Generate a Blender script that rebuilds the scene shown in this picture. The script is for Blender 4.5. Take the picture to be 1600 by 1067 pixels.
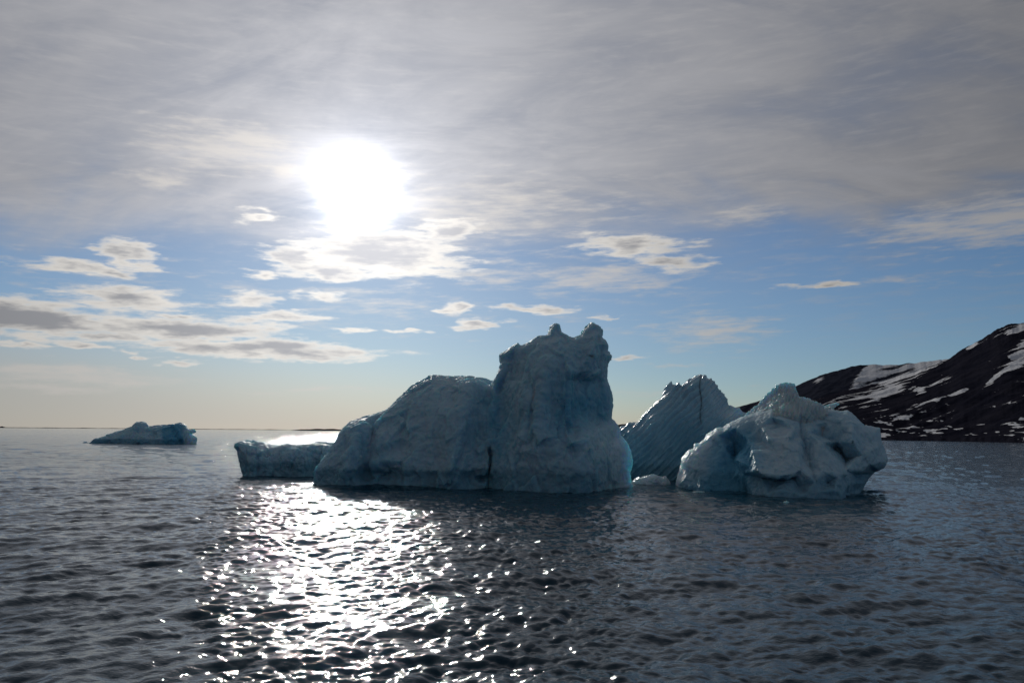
import bpy, math, random
import numpy as np
from mathutils import Vector, Matrix

for o in list(bpy.data.objects):
    bpy.data.objects.remove(o)
scene = bpy.context.scene
COL = scene.collection
rng = np.random.default_rng(7)

# ------------------------------------------------------------------ camera
F = 1244.0                      # focal length in photo pixels (1600 wide)
CAM_H = 7.0                     # deck height above the water
PITCH = math.atan(140.1 / F)
ROLL = 0.0083
fw = Vector((0, math.cos(PITCH), math.sin(PITCH)))
r0 = Vector((1, 0, 0))
u0 = r0.cross(fw)
rt = r0 * math.cos(ROLL) + u0 * math.sin(ROLL)
up = u0 * math.cos(ROLL) - r0 * math.sin(ROLL)
cam_data = bpy.data.cameras.new('camera')
cam_data.sensor_width = 36.0
cam_data.lens = 36.0 * F / 1600.0
cam_data.clip_end = 60000.0
cam = bpy.data.objects.new('camera', cam_data)
COL.objects.link(cam)
M = Matrix.Identity(4)
for i in range(3):
    M[i][0], M[i][1], M[i][2] = rt[i], up[i], -fw[i]
M[0][3], M[1][3], M[2][3] = 0, 0, CAM_H
cam.matrix_world = M
scene.camera = cam

def ray(px, py):
    return fw + rt * ((px - 800.0) / F) + up * ((533.5 - py) / F)

def at(px, py, Y):
    """point seen at a photo pixel, at distance Y along +Y"""
    d = ray(px, py)
    return Vector((0, 0, CAM_H)) + d * (Y / d.y)

def to_px(x, y, z):
    """photo pixel of world points (arrays)"""
    z = z - CAM_H
    a = x * rt.x + y * rt.y + z * rt.z
    b = x * up.x + y * up.y + z * up.z
    c = x * fw.x + y * fw.y + z * fw.z
    return 800 + F * a / c, 533.5 - F * b / c

# ------------------------------------------------------------------ light
SUN_DIR = ray(560, 300).normalized()
SUN_EL = math.asin(SUN_DIR.z)
SUN_AZ = math.atan2(SUN_DIR.x, SUN_DIR.y)      # clockwise from +Y
EXPOSURE = -1.2
SKY_STRENGTH = 0.105

sun_data = bpy.data.lights.new('sun', 'SUN')
sun_data.energy = 3.6
sun_data.angle = math.radians(0.9)     # veiled by thin cloud
sun_data.color = (1.0, 0.93, 0.84)
sun = bpy.data.objects.new('sun', sun_data)
COL.objects.link(sun)
sun.rotation_mode = 'QUATERNION'
sun.rotation_quaternion = SUN_DIR.to_track_quat('Z', 'Y')
sun.location = SUN_DIR * 300

scene.view_settings.view_transform = 'Standard'
scene.view_settings.look = 'None'
scene.view_settings.gamma = 1.0
scene.view_settings.exposure = EXPOSURE

scene.cycles.max_bounces = 8
scene.cycles.diffuse_bounces = 3
scene.cycles.glossy_bounces = 4
scene.cycles.transmission_bounces = 4
scene.cycles.caustics_reflective = False
scene.cycles.caustics_refractive = False
scene.cycles.sample_clamp_indirect = 4.0
scene.cycles.use_denoising = True

# node expression helper ------------------------------------------------
class E:
    """a float or vector socket with arithmetic"""
    tree = None
    def __init__(s, sock): s.s = sock
    @staticmethod
    def math(op, *a, clamp=False):
        n = E.tree.nodes.new('ShaderNodeMath'); n.operation = op; n.use_clamp = clamp
        for i, v in enumerate(a):
            if isinstance(v, E): E.tree.links.new(v.s, n.inputs[i])
            else: n.inputs[i].default_value = v
        return E(n.outputs[0])
    def __add__(s, o): return E.math('ADD', s, o)
    def __radd__(s, o): return E.math('ADD', o, s)
    def __sub__(s, o): return E.math('SUBTRACT', s, o)
    def __rsub__(s, o): return E.math('SUBTRACT', o, s)
    def __mul__(s, o): return E.math('MULTIPLY', s, o)
    def __rmul__(s, o): return E.math('MULTIPLY', o, s)
    def __truediv__(s, o): return E.math('DIVIDE', s, o)
    def __rtruediv__(s, o): return E.math('DIVIDE', o, s)
    def pow(s, e): return E.math('POWER', s, e)
    def max(s, o): return E.math('MAXIMUM', s, o)
    def min(s, o): return E.math('MINIMUM', s, o)

def xyz(v):
    n = E.tree.nodes.new('ShaderNodeSeparateXYZ'); E.tree.links.new(v.s, n.inputs[0])
    return [E(o) for o in n.outputs]
def vec(*a):
    n = E.tree.nodes.new('ShaderNodeCombineXYZ')
    for i, v in enumerate(a):
        if isinstance(v, E): E.tree.links.new(v.s, n.inputs[i])
        else: n.inputs[i].default_value = v
    return E(n.outputs[0])
def vmath(op, *a):
    n = E.tree.nodes.new('ShaderNodeVectorMath'); n.operation = op
    for i, v in enumerate(a):
        if isinstance(v, E): E.tree.links.new(v.s, n.inputs[i])
        else: n.inputs[i].default_value = v
    return E(n.outputs['Value'] if op in ('LENGTH', 'DOT_PRODUCT', 'DISTANCE') else n.outputs[0])
def noise(v, scale, detail=4.0, rough=0.55, dist=0.0, color=False, kind='FBM'):
    n = E.tree.nodes.new('ShaderNodeTexNoise'); n.noise_type = kind
    if v is not None: E.tree.links.new(v.s, n.inputs['Vector'])
    n.inputs['Scale'].default_value = scale
    n.inputs['Detail'].default_value = detail
    n.inputs['Roughness'].default_value = rough
    n.inputs['Distortion'].default_value = dist
    return E(n.outputs['Color' if color else 'Fac'])
def ramp(v, a, b, lo=0.0, hi=1.0, smooth=True):
    n = E.tree.nodes.new('ShaderNodeMapRange')
    n.interpolation_type = 'SMOOTHSTEP' if smooth else 'LINEAR'
    E.tree.links.new(v.s, n.inputs[0])
    for i, x in zip((1, 2, 3, 4), (a, b, lo, hi)):
        if isinstance(x, E): E.tree.links.new(x.s, n.inputs[i])
        else: n.inputs[i].default_value = x
    return E(n.outputs[0])
def mixc(f, a, b, kind='MIX'):
    n = E.tree.nodes.new('ShaderNodeMix'); n.data_type = 'RGBA'; n.blend_type = kind
    for sock, v in ((n.inputs[0], f), (n.inputs[6], a), (n.inputs[7], b)):
        if isinstance(v, E): E.tree.links.new(v.s, sock)
        elif isinstance(v, (tuple, list)): sock.default_value = (*v, 1.0)
        else: sock.default_value = v
    return E(n.outputs[2])

# ------------------------------------------------------------------ sky
def azel(px, py):
    d = ray(px, py).normalized()
    return math.degrees(math.atan2(d.x, d.y)), math.degrees(math.asin(d.z))

def build_world():
    w = bpy.data.worlds.new('World'); scene.world = w; w.use_nodes = True
    t = w.node_tree; t.nodes.clear(); E.tree = t
    tc = t.nodes.new('ShaderNodeTexCoord')
    d = E(tc.outputs['Generated'])
    x, y, z = xyz(d)
    sky = t.nodes.new('ShaderNodeTexSky'); sky.sky_type = 'NISHITA'
    sky.sun_disc = False
    sky.sun_elevation = SUN_EL
    sky.sun_rotation = SUN_AZ
    sky.air_density = 1.0; sky.dust_density = 0.15; sky.ozone_density = 4.0
    base = E(sky.outputs[0])
    base = vmath('MULTIPLY', base, (0.86, 1.0, 1.16))
    base = vmath('SCALE', base); base.s.node.inputs['Scale'].default_value = SKY_STRENGTH
    mu = vmath('DOT_PRODUCT', d, tuple(SUN_DIR)).max(0.0)
    az = E.math('ARCTAN2', x, y) * 57.29578
    el = E.math('ARCSINE', z) * 57.29578
    # light scattered forward by thin cloud and ice crystals round the sun
    K = 2.0 ** -EXPOSURE
    aur = mu.pow(2400.0) * 6.0 + mu.pow(480.0) * 0.6 + mu.pow(60.0) * 0.22 + mu.pow(14.0) * 0.12 + mu.pow(3.5) * 0.22 + 0.085
    # warped direction for the low clouds
    p = vec(az, el * 2.6, 0.0)
    wn = noise(p, 0.2, 3.0, 0.6, color=True)
    wnx = xyz(wn)[2]
    w1 = vmath('SUBTRACT', wn, (0.5, 0.5, 0.5))
    wn2 = noise(p, 0.8, 2.0, 0.6, color=True)
    w2 = vmath('SUBTRACT', wn2, (0.5, 0.5, 0.5))
    pe = vec(az, el, 0.0)
    pe = vmath('ADD', pe, vmath('MULTIPLY', w1, (5.0, 1.3, 0.0)))
    pe = vmath('ADD', pe, vmath('MULTIPLY', w2, (1.3, 0.5, 0.0)))
    def clouds(lst):
        m = None
        for (cx, cy, rx, ry, s) in lst:
            a0, e0 = azel(cx, cy)
            kx, ky = F / rx / 57.3, F / ry / 57.3
            n = vmath('MULTIPLY_ADD', pe, (kx, ky, 0.0), (-a0 * kx, -e0 * ky, 0.0))
            v = (1.0 - vmath('LENGTH', n)) * s
            m = v if m is None else m.max(v)
        return m
    solid = clouds([
        (206, 400, 46, 24, 1.0), (105, 418, 75, 13, .8), (165, 430, 40, 10, .7),
        (398, 342, 42, 13, .7), (395, 324, 32, 8, .6),
        (600, 398, 160, 44, 1.2), (470, 402, 70, 30, .9), (695, 362, 55, 26, .9), (400, 430, 40, 9, .7), (520, 425, 90, 18, 1),
        (40, 495, 120, 32, 1.3), (205, 468, 100, 22, 1.0), (300, 512, 185, 24, 1.2), (440, 493, 80, 11, .8),
        (410, 545, 220, 18, 1.15), (170, 522, 90, 12, .8), (270, 490, 60, 9, .8),
        (500, 462, 40, 8, .6), (395, 470, 50, 9, .7), (545, 517, 50, 5, .6),
        (707, 480, 32, 10, .8), (835, 483, 75, 10, .9), (750, 508, 58, 11, .9), (648, 516, 45, 6, .8), (955, 493, 24, 4, .6),
        (125, 538, 40, 6, .7), (35, 539, 34, 6, .7), (275, 566, 60, 6, .8), (215, 553, 30, 5, .6), (190, 546, 20, 4, .6),
        (985, 383, 120, 22, .85), (1050, 408, 75, 18, .75), (1280, 446, 70, 7, .7), (975, 557, 45, 5, .6),
    ])
    wisp = clouds([
        (110, 585, 190, 20, 1.0), (60, 606, 110, 10, .9), (945, 435, 170, 34, .9), (1110, 515, 120, 38, .85),
        (760, 425, 170, 30, .5), (1060, 571, 60, 5, .7), (780, 612, 400, 6, .4), (480, 611, 120, 5, .6), (300, 470, 420, 40, .22), (340, 230, 130, 50, .9),
        (760, 330, 250, 70, .7), (560, 470, 200, 30, .5), (1450, 437, 120, 8, .5), (245, 280, 70, 18, 1.1), (445, 263, 55, 16, 1.1), (1540, 348, 190, 46, 1.0), (1170, 336, 70, 16, .8), (390, 225, 90, 34, 1.0),
    ])
    nf = noise(vec(az * 0.55, el * 3.4 - az * 0.1, 3.0), 0.55, 7.0, 0.64)
    sd = solid + (nf - 0.5) * 1.9
    dens = ramp(sd, 0.0, 0.55)
    core = ramp(solid + (wnx - 0.5) * 0.9 + (nf - 0.5) * 1.7, 0.3, 1.05)
    # ice-cloud wisps and fine cirrus threads across the blue gap
    st = noise(vec(az * 0.4 + el * 0.35, el * 2.6 - az * 0.12, 5.0), 0.8, 5.0, 0.62)
    wd = ramp(wisp + (st - 0.5) * 2.2, 0.0, 1.1) * 0.75
    cir = ramp(st * 0.6 + nf * 0.4, 0.46, 0.72) * ramp(el, 3.0, 10.0) * 0.3
    # high cloud deck, thinning out towards the horizon
    zz = z.max(0.0) + 0.3
    q = vec(x / zz * 1.6, y / zz * 2.0, 0.0)
    h1 = noise(q, 1.1, 5.0, 0.58, 0.6)
    h2 = noise(vec(x / zz * 1.6 + y / zz * 0.5, y / zz * 3.4, 4.0), 1.7, 6.0, 0.62, 0.7)
    edge = el + (h1 - 0.5) * 11.0 + (h2 - 0.5) * 4.0 - az * 0.02
    deck = ramp(edge, 10.8, 17.5) * ramp(h1 * 0.5 + h2 * 0.5, 0.3, 0.58, 0.68, 0.97)
    # compose
    warm = ramp(el + az * 0.10, -1.5, 5.0, 1.0, 0.0)
    c = mixc(warm * 0.8, base, E(_col(t, (0.93, 0.87, 0.82), (aur + 0.10) * K)))
    c = mixc(1.0, c, E(_col(t, (1.0, 0.97, 0.93), (aur - 0.085) * (0.3 * K))), 'ADD')
    g_deck = ramp(h1 * 0.4 + h2 * 0.6, 0.3, 0.68, 1.0, 1.34) * aur * K
    c = mixc(deck, c, E(_col(t, (0.93, 0.937, 1.0), g_deck)))
    c = mixc(cir, c, E(_col(t, (0.98, 0.96, 0.97), (aur * 1.4 + 0.05) * K)))
    c = mixc(wd, c, E(_col(t, (1.0, 0.95, 0.90), (aur * 1.35 + 0.12) * K)))
    soft = aur.min(0.62)
    bright = E(_col(t, (1.0, 0.955, 0.89), (soft * 1.95 + 0.04) * K))
    dark = E(_col(t, (0.95, 0.95, 1.0), (soft * 0.92 + mu.pow(60.0) * 0.25) * K))
    c = mixc(dens * 0.95, c, mixc(core, bright, dark))
    bg = t.nodes.new('ShaderNodeBackground'); bg.inputs['Strength'].default_value = 1.0
    t.links.new(c.s, bg.inputs['Color'])
    out = t.nodes.new('ShaderNodeOutputWorld'); t.links.new(bg.outputs[0], out.inputs[0])
    w.cycles.sampling_method = 'MANUAL'; w.cycles.sample_map_resolution = 1024

def _col(t, rgb, f):
    n = t.nodes.new('ShaderNodeVectorMath'); n.operation = 'SCALE'
    n.inputs[0].default_value = rgb
    t.links.new(f.s, n.inputs['Scale'])
    return n.outputs[0]

build_world()

# ------------------------------------------------------------------ helpers
def principled(name):
    m = bpy.data.materials.new(name); m.use_nodes = True
    t = m.node_tree; E.tree = t
    return m, t, t.nodes['Principled BSDF']

def mesh_obj(name, verts, faces, mat, parent=None, smooth=True, loc=(0, 0, 0)):
    me = bpy.data.meshes.new(name)
    verts = np.asarray(verts, np.float32); faces = np.asarray(faces, np.int32)
    k = faces.shape[1]
    me.vertices.add(len(verts)); me.vertices.foreach_set('co', verts.ravel())
    me.loops.add(faces.size); me.loops.foreach_set('vertex_index', faces.ravel())
    me.polygons.add(len(faces))
    me.polygons.foreach_set('loop_start', np.arange(0, faces.size, k, dtype=np.int32))
    me.update(calc_edges=True)
    if smooth:
        me.polygons.foreach_set('use_smooth', np.ones(len(faces), bool))
    me.materials.append(mat)
    o = bpy.data.objects.new(name, me); COL.objects.link(o)
    o.parent = parent; o.location = loc
    return o

def attr(o, name, vals):
    a = o.data.attributes.new(name, 'FLOAT', 'POINT')
    a.data.foreach_set('value', np.asarray(vals, np.float32))

def tag(o, label=None, cat=None, group=None, kind=None):
    for k, v in (('label', label), ('category', cat), ('group', group), ('kind', kind)):
        if v: o[k] = v
    return o

def empty(name, loc):
    o = bpy.data.objects.new(name, None); COL.objects.link(o); o.location = loc
    o.empty_display_size = 1.0
    return o

# numpy noise ---------------------------------------------------------------
_perm = rng.permutation(4096).astype(np.int64)
_grad = rng.normal(size=(4096, 3)); _grad /= np.linalg.norm(_grad, axis=1)[:, None]
def _h(i, j, k):
    return _perm[(_perm[(_perm[i & 4095] + j) & 4095] + k) & 4095]
def perlin(p):
    i = np.floor(p).astype(np.int64); f = p - i
    u = f * f * f * (f * (f * 6 - 15) + 10)
    r = 0
    for a in (0, 1):
        for b in (0, 1):
            for c in (0, 1):
                g = _grad[_h(i[:, 0] + a, i[:, 1] + b, i[:, 2] + c)]
                dd = f - np.array([a, b, c])
                wgt = (u[:, 0] if a else 1 - u[:, 0]) * (u[:, 1] if b else 1 - u[:, 1]) * (u[:, 2] if c else 1 - u[:, 2])
                r = r + wgt * (g * dd).sum(1)
    return r * 1.6
def fbm(p, octv=4, gain=0.5, ridged=False):
    a, s, tot = 1.0, 0.0, 0.0
    for _ in range(octv):
        n = perlin(p)
        s = s + a * ((1 - 2 * np.abs(n)) if ridged else n); tot += a
        a *= gain; p = p * 2.03 + 17.3
    return s / tot
def facets(p, seed=0):
    """piecewise planar chips: one tilted plane for each Voronoi cell"""
    i = np.floor(p).astype(np.int64)
    best = np.full(len(p), 1e9); val = np.zeros(len(p))
    for a in (-1, 0, 1):
        for b in (-1, 0, 1):
            for c in (-1, 0, 1):
                h = _h(i[:, 0] + a + seed, i[:, 1] + b, i[:, 2] + c)
                off = np.stack([_perm[h], _perm[(h + 77) & 4095], _perm[(h + 911) & 4095]], 1) / 4096.0
                d = p - (i + np.array([a, b, c]) + off)
                q = (d * d).sum(1)
                m = q < best
                best = np.where(m, q, best)
                val = np.where(m, (d * _grad[(h + 333) & 4095]).sum(1) + 0.35 * (_perm[(h + 55) & 4095] / 4096.0 - .5), val)
    return val, best
def dishes(p, seed=0):
    """scalloped hollows, as melting leaves them: distance to the nearest cell point squared"""
    return facets(p, seed)[1]

def smooth(v, a, b):
    t_ = np.clip((v - a) / (b - a), 0, 1); return t_ * t_ * (3 - 2 * t_)
def gauss(X, Y, cx, cy, sx, sy, ang=0.0):
    c, s_ = math.cos(math.radians(ang)), math.sin(math.radians(ang))
    dx, dy = X - cx, Y - cy
    return np.exp(-(((dx * c + dy * s_) / sx) ** 2 + ((-dx * s_ + dy * c) / sy) ** 2))

# ------------------------------------------------------------------ sea
def ocean_tile(L, N, kp, slope, wind, spread, seed, kmax):
    r = np.random.default_rng(seed)
    k1 = 2 * np.pi * np.fft.fftfreq(N, L / N)
    kx, ky = np.meshgrid(k1, k1, indexing='ij')
    k = np.hypot(kx, ky); k[0, 0] = 1
    cosw = (kx * math.cos(wind) + ky * math.sin(wind)) / k
    S = k ** -4.0 * np.exp(-1.25 * (kp / k) ** 2) * (0.12 + np.abs(cosw) ** spread) * np.exp(-(k / kmax) ** 2)
    S[0, 0] = 0
    h = np.sqrt(S) * (r.normal(size=(N, N)) + 1j * r.normal(size=(N, N)))
    z = np.fft.ifft2(h)
    gx = np.fft.ifft2(1j * kx * h).real; gy = np.fft.ifft2(1j * ky * h).real
    sc = slope / math.sqrt((gx ** 2 + gy ** 2).mean())
    dx = np.fft.ifft2(-1j * kx / k * h).real; dy = np.fft.ifft2(-1j * ky / k * h).real
    return np.stack([dx, dy, z.real], -1) * sc, L, N
def sample_tile(tile, x, y, rot):
    A, L, N = tile
    c, s = math.cos(rot), math.sin(rot)
    u = ((x * c + y * s) / L * N) % N; v = ((-x * s + y * c) / L * N) % N
    i = np.floor(u).astype(int) % N; j = np.floor(v).astype(int) % N
    fu = (u - np.floor(u))[:, None]; fv = (v - np.floor(v))[:, None]
    i1, j1 = (i + 1) % N, (j + 1) % N
    r = (A[i, j] * (1 - fu) + A[i1, j] * fu) * (1 - fv) + (A[i, j1] * (1 - fu) + A[i1, j1] * fu) * fv
    return np.stack([r[:, 0] * c - r[:, 1] * s, r[:, 0] * s + r[:, 1] * c, r[:, 2]], 1)

def build_sea():
    m, t, b = principled('sea_water')
    b.inputs['Base Color'].default_value = (0.004, 0.036, 0.060, 1)
    b.inputs['Roughness'].default_value = 0.05
    b.inputs['IOR'].default_value = 1.333
    geo = t.nodes.new('ShaderNodeNewGeometry')
    P = E(geo.outputs['Position'])
    patch = E(t.nodes.new('ShaderNodeAttribute').outputs['Fac']); patch.s.node.attribute_name = 'ripple'
    n1 = noise(vmath('MULTIPLY', P, (1.0, 1.3, 1.0)), 1.1, 3.0, 0.6)
    n2 = noise(vmath('MULTIPLY', P, (1.0, 1.4, 1.0)), 4.5, 3.0, 0.6)
    n3 = noise(P, 17.0, 2.0, 0.6)
    chop = E(t.nodes.new('ShaderNodeAttribute').outputs['Fac']); chop.s.node.attribute_name = 'chop'
    hgt = n1 * 0.03 + n2 * 0.020 + n3 * 0.0042 * patch + (n1 * 0.11 + n2 * 0.06) * chop
    bp = t.nodes.new('ShaderNodeBump'); bp.inputs['Strength'].default_value = 1.0
    bp.inputs['Distance'].default_value = 1.0
    t.links.new(hgt.s, bp.inputs['Height']); t.links.new(bp.outputs[0], b.inputs['Normal'])

    az = np.radians(np.concatenate([np.arange(-180, -42, 6.0), np.arange(-42, 42.01, 0.115), np.arange(48, 181, 6.0)]))
    r = [0.5, 4.0, 9.0]; rr = 12.0
    while rr < 40000:
        r.append(rr)
        rr += max(0.075, 0.0034 * rr) if rr < 130 else (0.009 * rr if rr < 1500 else 0.06 * rr)
    r = np.array(r)
    R, A = np.meshgrid(r, az, indexing='ij')
    x = (R * np.sin(A)).ravel(); y = (R * np.cos(A)).ravel()
    rad = R.ravel()
    z = np.zeros_like(x)
    t1 = ocean_tile(151.0, 1024, 0.55, 0.085, math.radians(-66), 5.0, 3, 2.8)
    t2 = ocean_tile(37.0, 512, 2.3, 0.145, math.radians(-84), 3.0, 5, 12.0)
    fine = np.abs(A.ravel()) < math.radians(43)
    d = sample_tile(t1, x, y, 0.0) * (np.clip(1 - (rad - 500) / 1500, 0, 1) * fine)[:, None]
    d += sample_tile(t2, x, y, 0.61) * (np.clip(1 - (rad - 90) / 180, 0, 1) * fine)[:, None]
    # short wind ripples come in patches; a boat's curved wake crosses the foreground
    P2 = np.stack([x, y, 0 * x], 1)
    rip = 0.68 + 0.45 * fbm(P2 / 22.0, 3) + 0.25 * fbm(P2 / 6.0, 2)
    wx, wy = to_px(x, np.maximum(y, 3.0), z)
    wob = 26 * fbm(P2 / 7.0, 3)
    wake = smooth(wx + wob - (300 + 0.0016 * (wy - 905) ** 2), -14, 18) * smooth(wx, 1050, 850)
    slick = gauss(wx + wob, wy, 425, 890, 62, 26, 8) + 0.8 * gauss(wx + wob, wy, 600, 985, 150, 16, 20) + 0.7 * gauss(wx + wob, wy, 720, 880, 60, 14, 10)
    rip = np.clip(rip + fine * (wy > 700) * wake * (0.80 - 1.2 * np.clip(slick, 0, 1)), 0.05, 1.6)
    t3 = ocean_tile(19.0, 512, 5.0, 0.20, math.radians(-75), 1.0, 8, 22.0)
    t3b = ocean_tile(13.7, 512, 6.0, 0.20, math.radians(-95), 1.0, 18, 24.0)
    far3 = np.clip(1 - (rad - 70) / 110, 0, 1) * fine * rip
    d += sample_tile(t3, x, y, 0.2) * (far3 * 0.75)[:, None] + sample_tile(t3b, x, y, 1.0) * (far3 * 0.75)[:, None]
    co = np.stack([x, y, z], 1) + d * np.array([0.45, 0.45, 1.0])
    nr, na = len(r), len(az)
    i, j = np.meshgrid(np.arange(nr - 1), np.arange(na - 1), indexing='ij')
    a = (i * na + j).ravel()
    q = np.stack([a, a + 1, a + na + 1, a + na], 1)[:, ::-1]
    o = mesh_obj('sea', co, q, m)
    attr(o, 'ripple', rip)
    attr(o, 'chop', np.clip((rad - 75) / 140, 0, 1))      # short waves too far off to be meshed
    tag(o, kind='structure')
build_sea()

# ------------------------------------------------------------------ land
def px_az(px):
    d = ray(px, 640.0); return math.atan2(d.x, d.y)
def land_material(name, rock, rock2, edge, soft):
    m, t, b = principled(name)
    tc = t.nodes.new('ShaderNodeTexCoord'); P = E(tc.outputs['Object'])
    a = E(t.nodes.new('ShaderNodeAttribute').outputs['Fac']); a.s.node.attribute_name = 'snow'
    n = noise(P, 0.02, 6.0, 0.65); n2 = noise(P, 0.09, 4.0, 0.6)
    f = ramp(a + (n2 - 0.5) * 0.5 + (n - 0.5) * 0.45, edge, edge + soft)
    c = mixc(ramp(n, 0.35, 0.65), rock, rock2)
    c = mixc(f, c, (0.72, 0.74, 0.78))
    t.links.new(c.s, b.inputs['Base Color'])
    b.inputs['Roughness'].default_value = 0.9
    b.inputs['Specular IOR Level'].default_value = 0.0
    bp = t.nodes.new('ShaderNodeBump'); bp.inputs['Strength'].default_value = 0.8; bp.inputs['Distance'].default_value = 6.0
    t.links.new((n2 * 0.7 + n * 0.6).s, bp.inputs['Height']); t.links.new(bp.outputs[0], b.inputs['Normal'])
    return m

def crest_height(profile, az, rc):
    """crest height in metres at azimuths az for a crest seen rc metres away"""
    a, h = [], []
    for px, py in profile:
        p = at(px, py, rc); a.append(math.atan2(p.x, p.y))
        h.append(p.z * rc / math.hypot(p.x, p.y))
    return np.interp(az, a, h)

def build_land():
    # near mountain, rising from the shore on the right
    prof = [(1000, 673), (1150, 656), (1240, 634), (1300, 615), (1350, 603), (1400, 590), (1440, 577), (1482, 561), (1500, 548), (1520, 537), (1540, 525), (1560, 513), (1575, 507), (1600, 503), (1700, 478), (1850, 470), (2300, 500)]
    az = np.linspace(px_az(985), px_az(2300), 1100)
    t_ = np.linspace(0, 1.35, 260)
    A, T = np.meshgrid(az, t_, indexing='ij')
    rs = np.interp(A, [px_az(985), px_az(1380), px_az(1600), px_az(2300)], [1350, 1040, 905, 700])
    rs = rs + 25 * fbm(np.stack([A.ravel() * 40, A.ravel() * 0, A.ravel() * 0], 1), 4).reshape(A.shape)
    rc = 2300.0
    R = rs + (rc - rs) * T
    H = crest_height(prof, A, rc)
    H = H * (1 + 0.02 * smooth(T, 0.75, 1.0) * fbm(np.stack([A.ravel() * 150, A.ravel() * 0 + 3, A.ravel() * 0], 1), 4).reshape(A.shape))
    g = 0.07 * smooth(T, 0.0, 0.02) * 0.25 + 0.10 * np.clip(T, 0, 1) + 0.8825 * np.clip((T - 0.10) / 0.90, 0, 1) ** 1.15
    g = np.where(T > 1, 1 - (T - 1) * 1.6, g)
    X, Y = R * np.sin(A), R * np.cos(A)
    P = np.stack([X.ravel(), Y.ravel(), 0 * X.ravel()], 1)
    lat = (A * 1600).ravel(); upc = ((R - rs) * 0.9).ravel(); Tr = T.ravel()
    mid = np.clip(Tr * 4, 0, 1) * np.clip((1.0 - Tr) * 5, 0, 1)
    gul = fbm(np.stack([(lat - 0.55 * upc) / 70.0, upc / 500.0, 0 * lat], 1), 3, ridged=True)
    big = fbm(P / 380.0, 4)
    Z = (H * g).ravel() + mid * (big * 26 + gul * 5) + fbm(P / 45.0, 3) * 3.0 * np.clip(Tr * 12, 0, 1)
    Z = np.maximum(Z, 0.4) - (Tr < 0.004) * 1.5
    # snow lies in gullies high up, in flat drifts on the foreland
    hi = fbm(np.stack([(lat - 0.75 * upc) / 30.0, (upc + 0.3 * lat) / 150.0, 0 * lat + 2], 1), 4, 0.6)
    lo = fbm(np.stack([lat / 34.0, upc / 34.0, 0 * lat + 5], 1), 4, 0.62)
    reg = fbm(np.stack([lat / 190.0, upc / 260.0, 0 * lat + 9], 1), 2)
    wlo = smooth(Tr, 0.42, 0.22)
    px, py = to_px(P[:, 0], P[:, 1], Z)
    bigp = 0.9 * gauss(px, py, 1592, 552, 22, 10, -38) + 0.9 * gauss(px, py, 1555, 590, 20, 4, -40) + 0.9 * gauss(px, py, 1500, 612, 17, 3.5, -25) + 0.8 * gauss(px, py, 1390, 610, 24, 6, -22) \
        + 0.9 * gauss(px, py, 1590, 515, 16, 5, -25) + 0.8 * gauss(px, py, 1520, 541, 9, 3, -32) + 0.6 * gauss(px, py, 1437, 610, 9, 6) + 0.5 * gauss(px, py, 1470, 629, 15, 5) + 0.8 * gauss(px, py, 1585, 572, 20, 5, -30) + 1.0 * gauss(px, py, 1410, 587, 34, 6, -16)
    snow = (hi * 1.1 + 0.45 * reg - 0.02) * (1 - wlo) + (lo * 1.25 + 0.45 * reg + 0.0) * wlo + bigp - 0.25 * smooth(Tr, 0.10, 0.03) + 0.16 * np.exp(-((Tr - 0.025) / 0.012) ** 2)
    na, nt = A.shape
    i, j = np.meshgrid(np.arange(na - 1), np.arange(nt - 1), indexing='ij')
    a = (i * nt + j).ravel()
    q = np.stack([a, a + nt, a + nt + 1, a + 1], 1)
    m = land_material('dark_scree', (0.014, 0.015, 0.025), (0.024, 0.024, 0.035), 0.24, 0.08)
    o = mesh_obj('mountain', np.stack([P[:, 0], P[:, 1], Z], 1), q, m)
    attr(o, 'snow', snow); tag(o, kind='structure')
    # farther snowy ridge
    prof = [(900, 672), (940, 669), (965, 664.5), (1100, 646), (1155, 635), (1200, 622), (1245, 602), (1262, 594), (1290, 583), (1320, 575), (1340, 570), (1360, 569), (1400, 569.5), (1440, 565), (1470, 561.5), (1500, 558), (1600, 552), (2000, 560)]
    az = np.linspace(px_az(900), px_az(2000), 800)
    t_ = np.linspace(0, 1.3, 150)
    A, T = np.meshgrid(az, t_, indexing='ij')
    rs, rc = 2500.0, 4300.0
    R = rs + (rc - rs) * T
    H = crest_height(prof, A, rc)
    H = H * (1 + 0.018 * smooth(T, 0.75, 1.0) * fbm(np.stack([A.ravel() * 120, A.ravel() * 0 + 30, A.ravel() * 0], 1), 4).reshape(A.shape))
    g = np.where(T > 1, 1 - (T - 1) * 1.4, np.clip(T, 0, 1) ** 1.25)
    X, Y = R * np.sin(A), R * np.cos(A)
    P = np.stack([X.ravel(), Y.ravel(), 0 * X.ravel()], 1); Tr = T.ravel()
    mid = np.clip(Tr * 4, 0, 1) * np.clip((1.0 - Tr) * 5, 0, 1)
    lat = (A * 4000).ravel(); upc = (R - rs).ravel()
    Z = (H * g).ravel() + mid * (fbm(P / 500.0, 4) * 30 + 14 * fbm(np.stack([(lat - 0.3 * upc) / 130.0, upc / 700.0, 0 * lat], 1), 3, ridged=True)) - 3.0 * (Tr < 0.01)
    px, py = to_px(P[:, 0], P[:, 1], Z)
    n = fbm(np.stack([(lat - 0.5 * upc) / 90.0, upc / 420.0, 0 * lat + 4], 1), 4, 0.6)
    snow = n * 0.9 - 0.1 + 0.75 * smooth(px - (600 - py) * 0.8, 1322, 1338) + 0.5 * gauss(px, py, 1280, 593, 14, 5, -28)
    na, nt = A.shape
    i, j = np.meshgrid(np.arange(na - 1), np.arange(nt - 1), indexing='ij')
    a = (i * nt + j).ravel()
    q = np.stack([a, a + nt, a + nt + 1, a + 1], 1)
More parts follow.
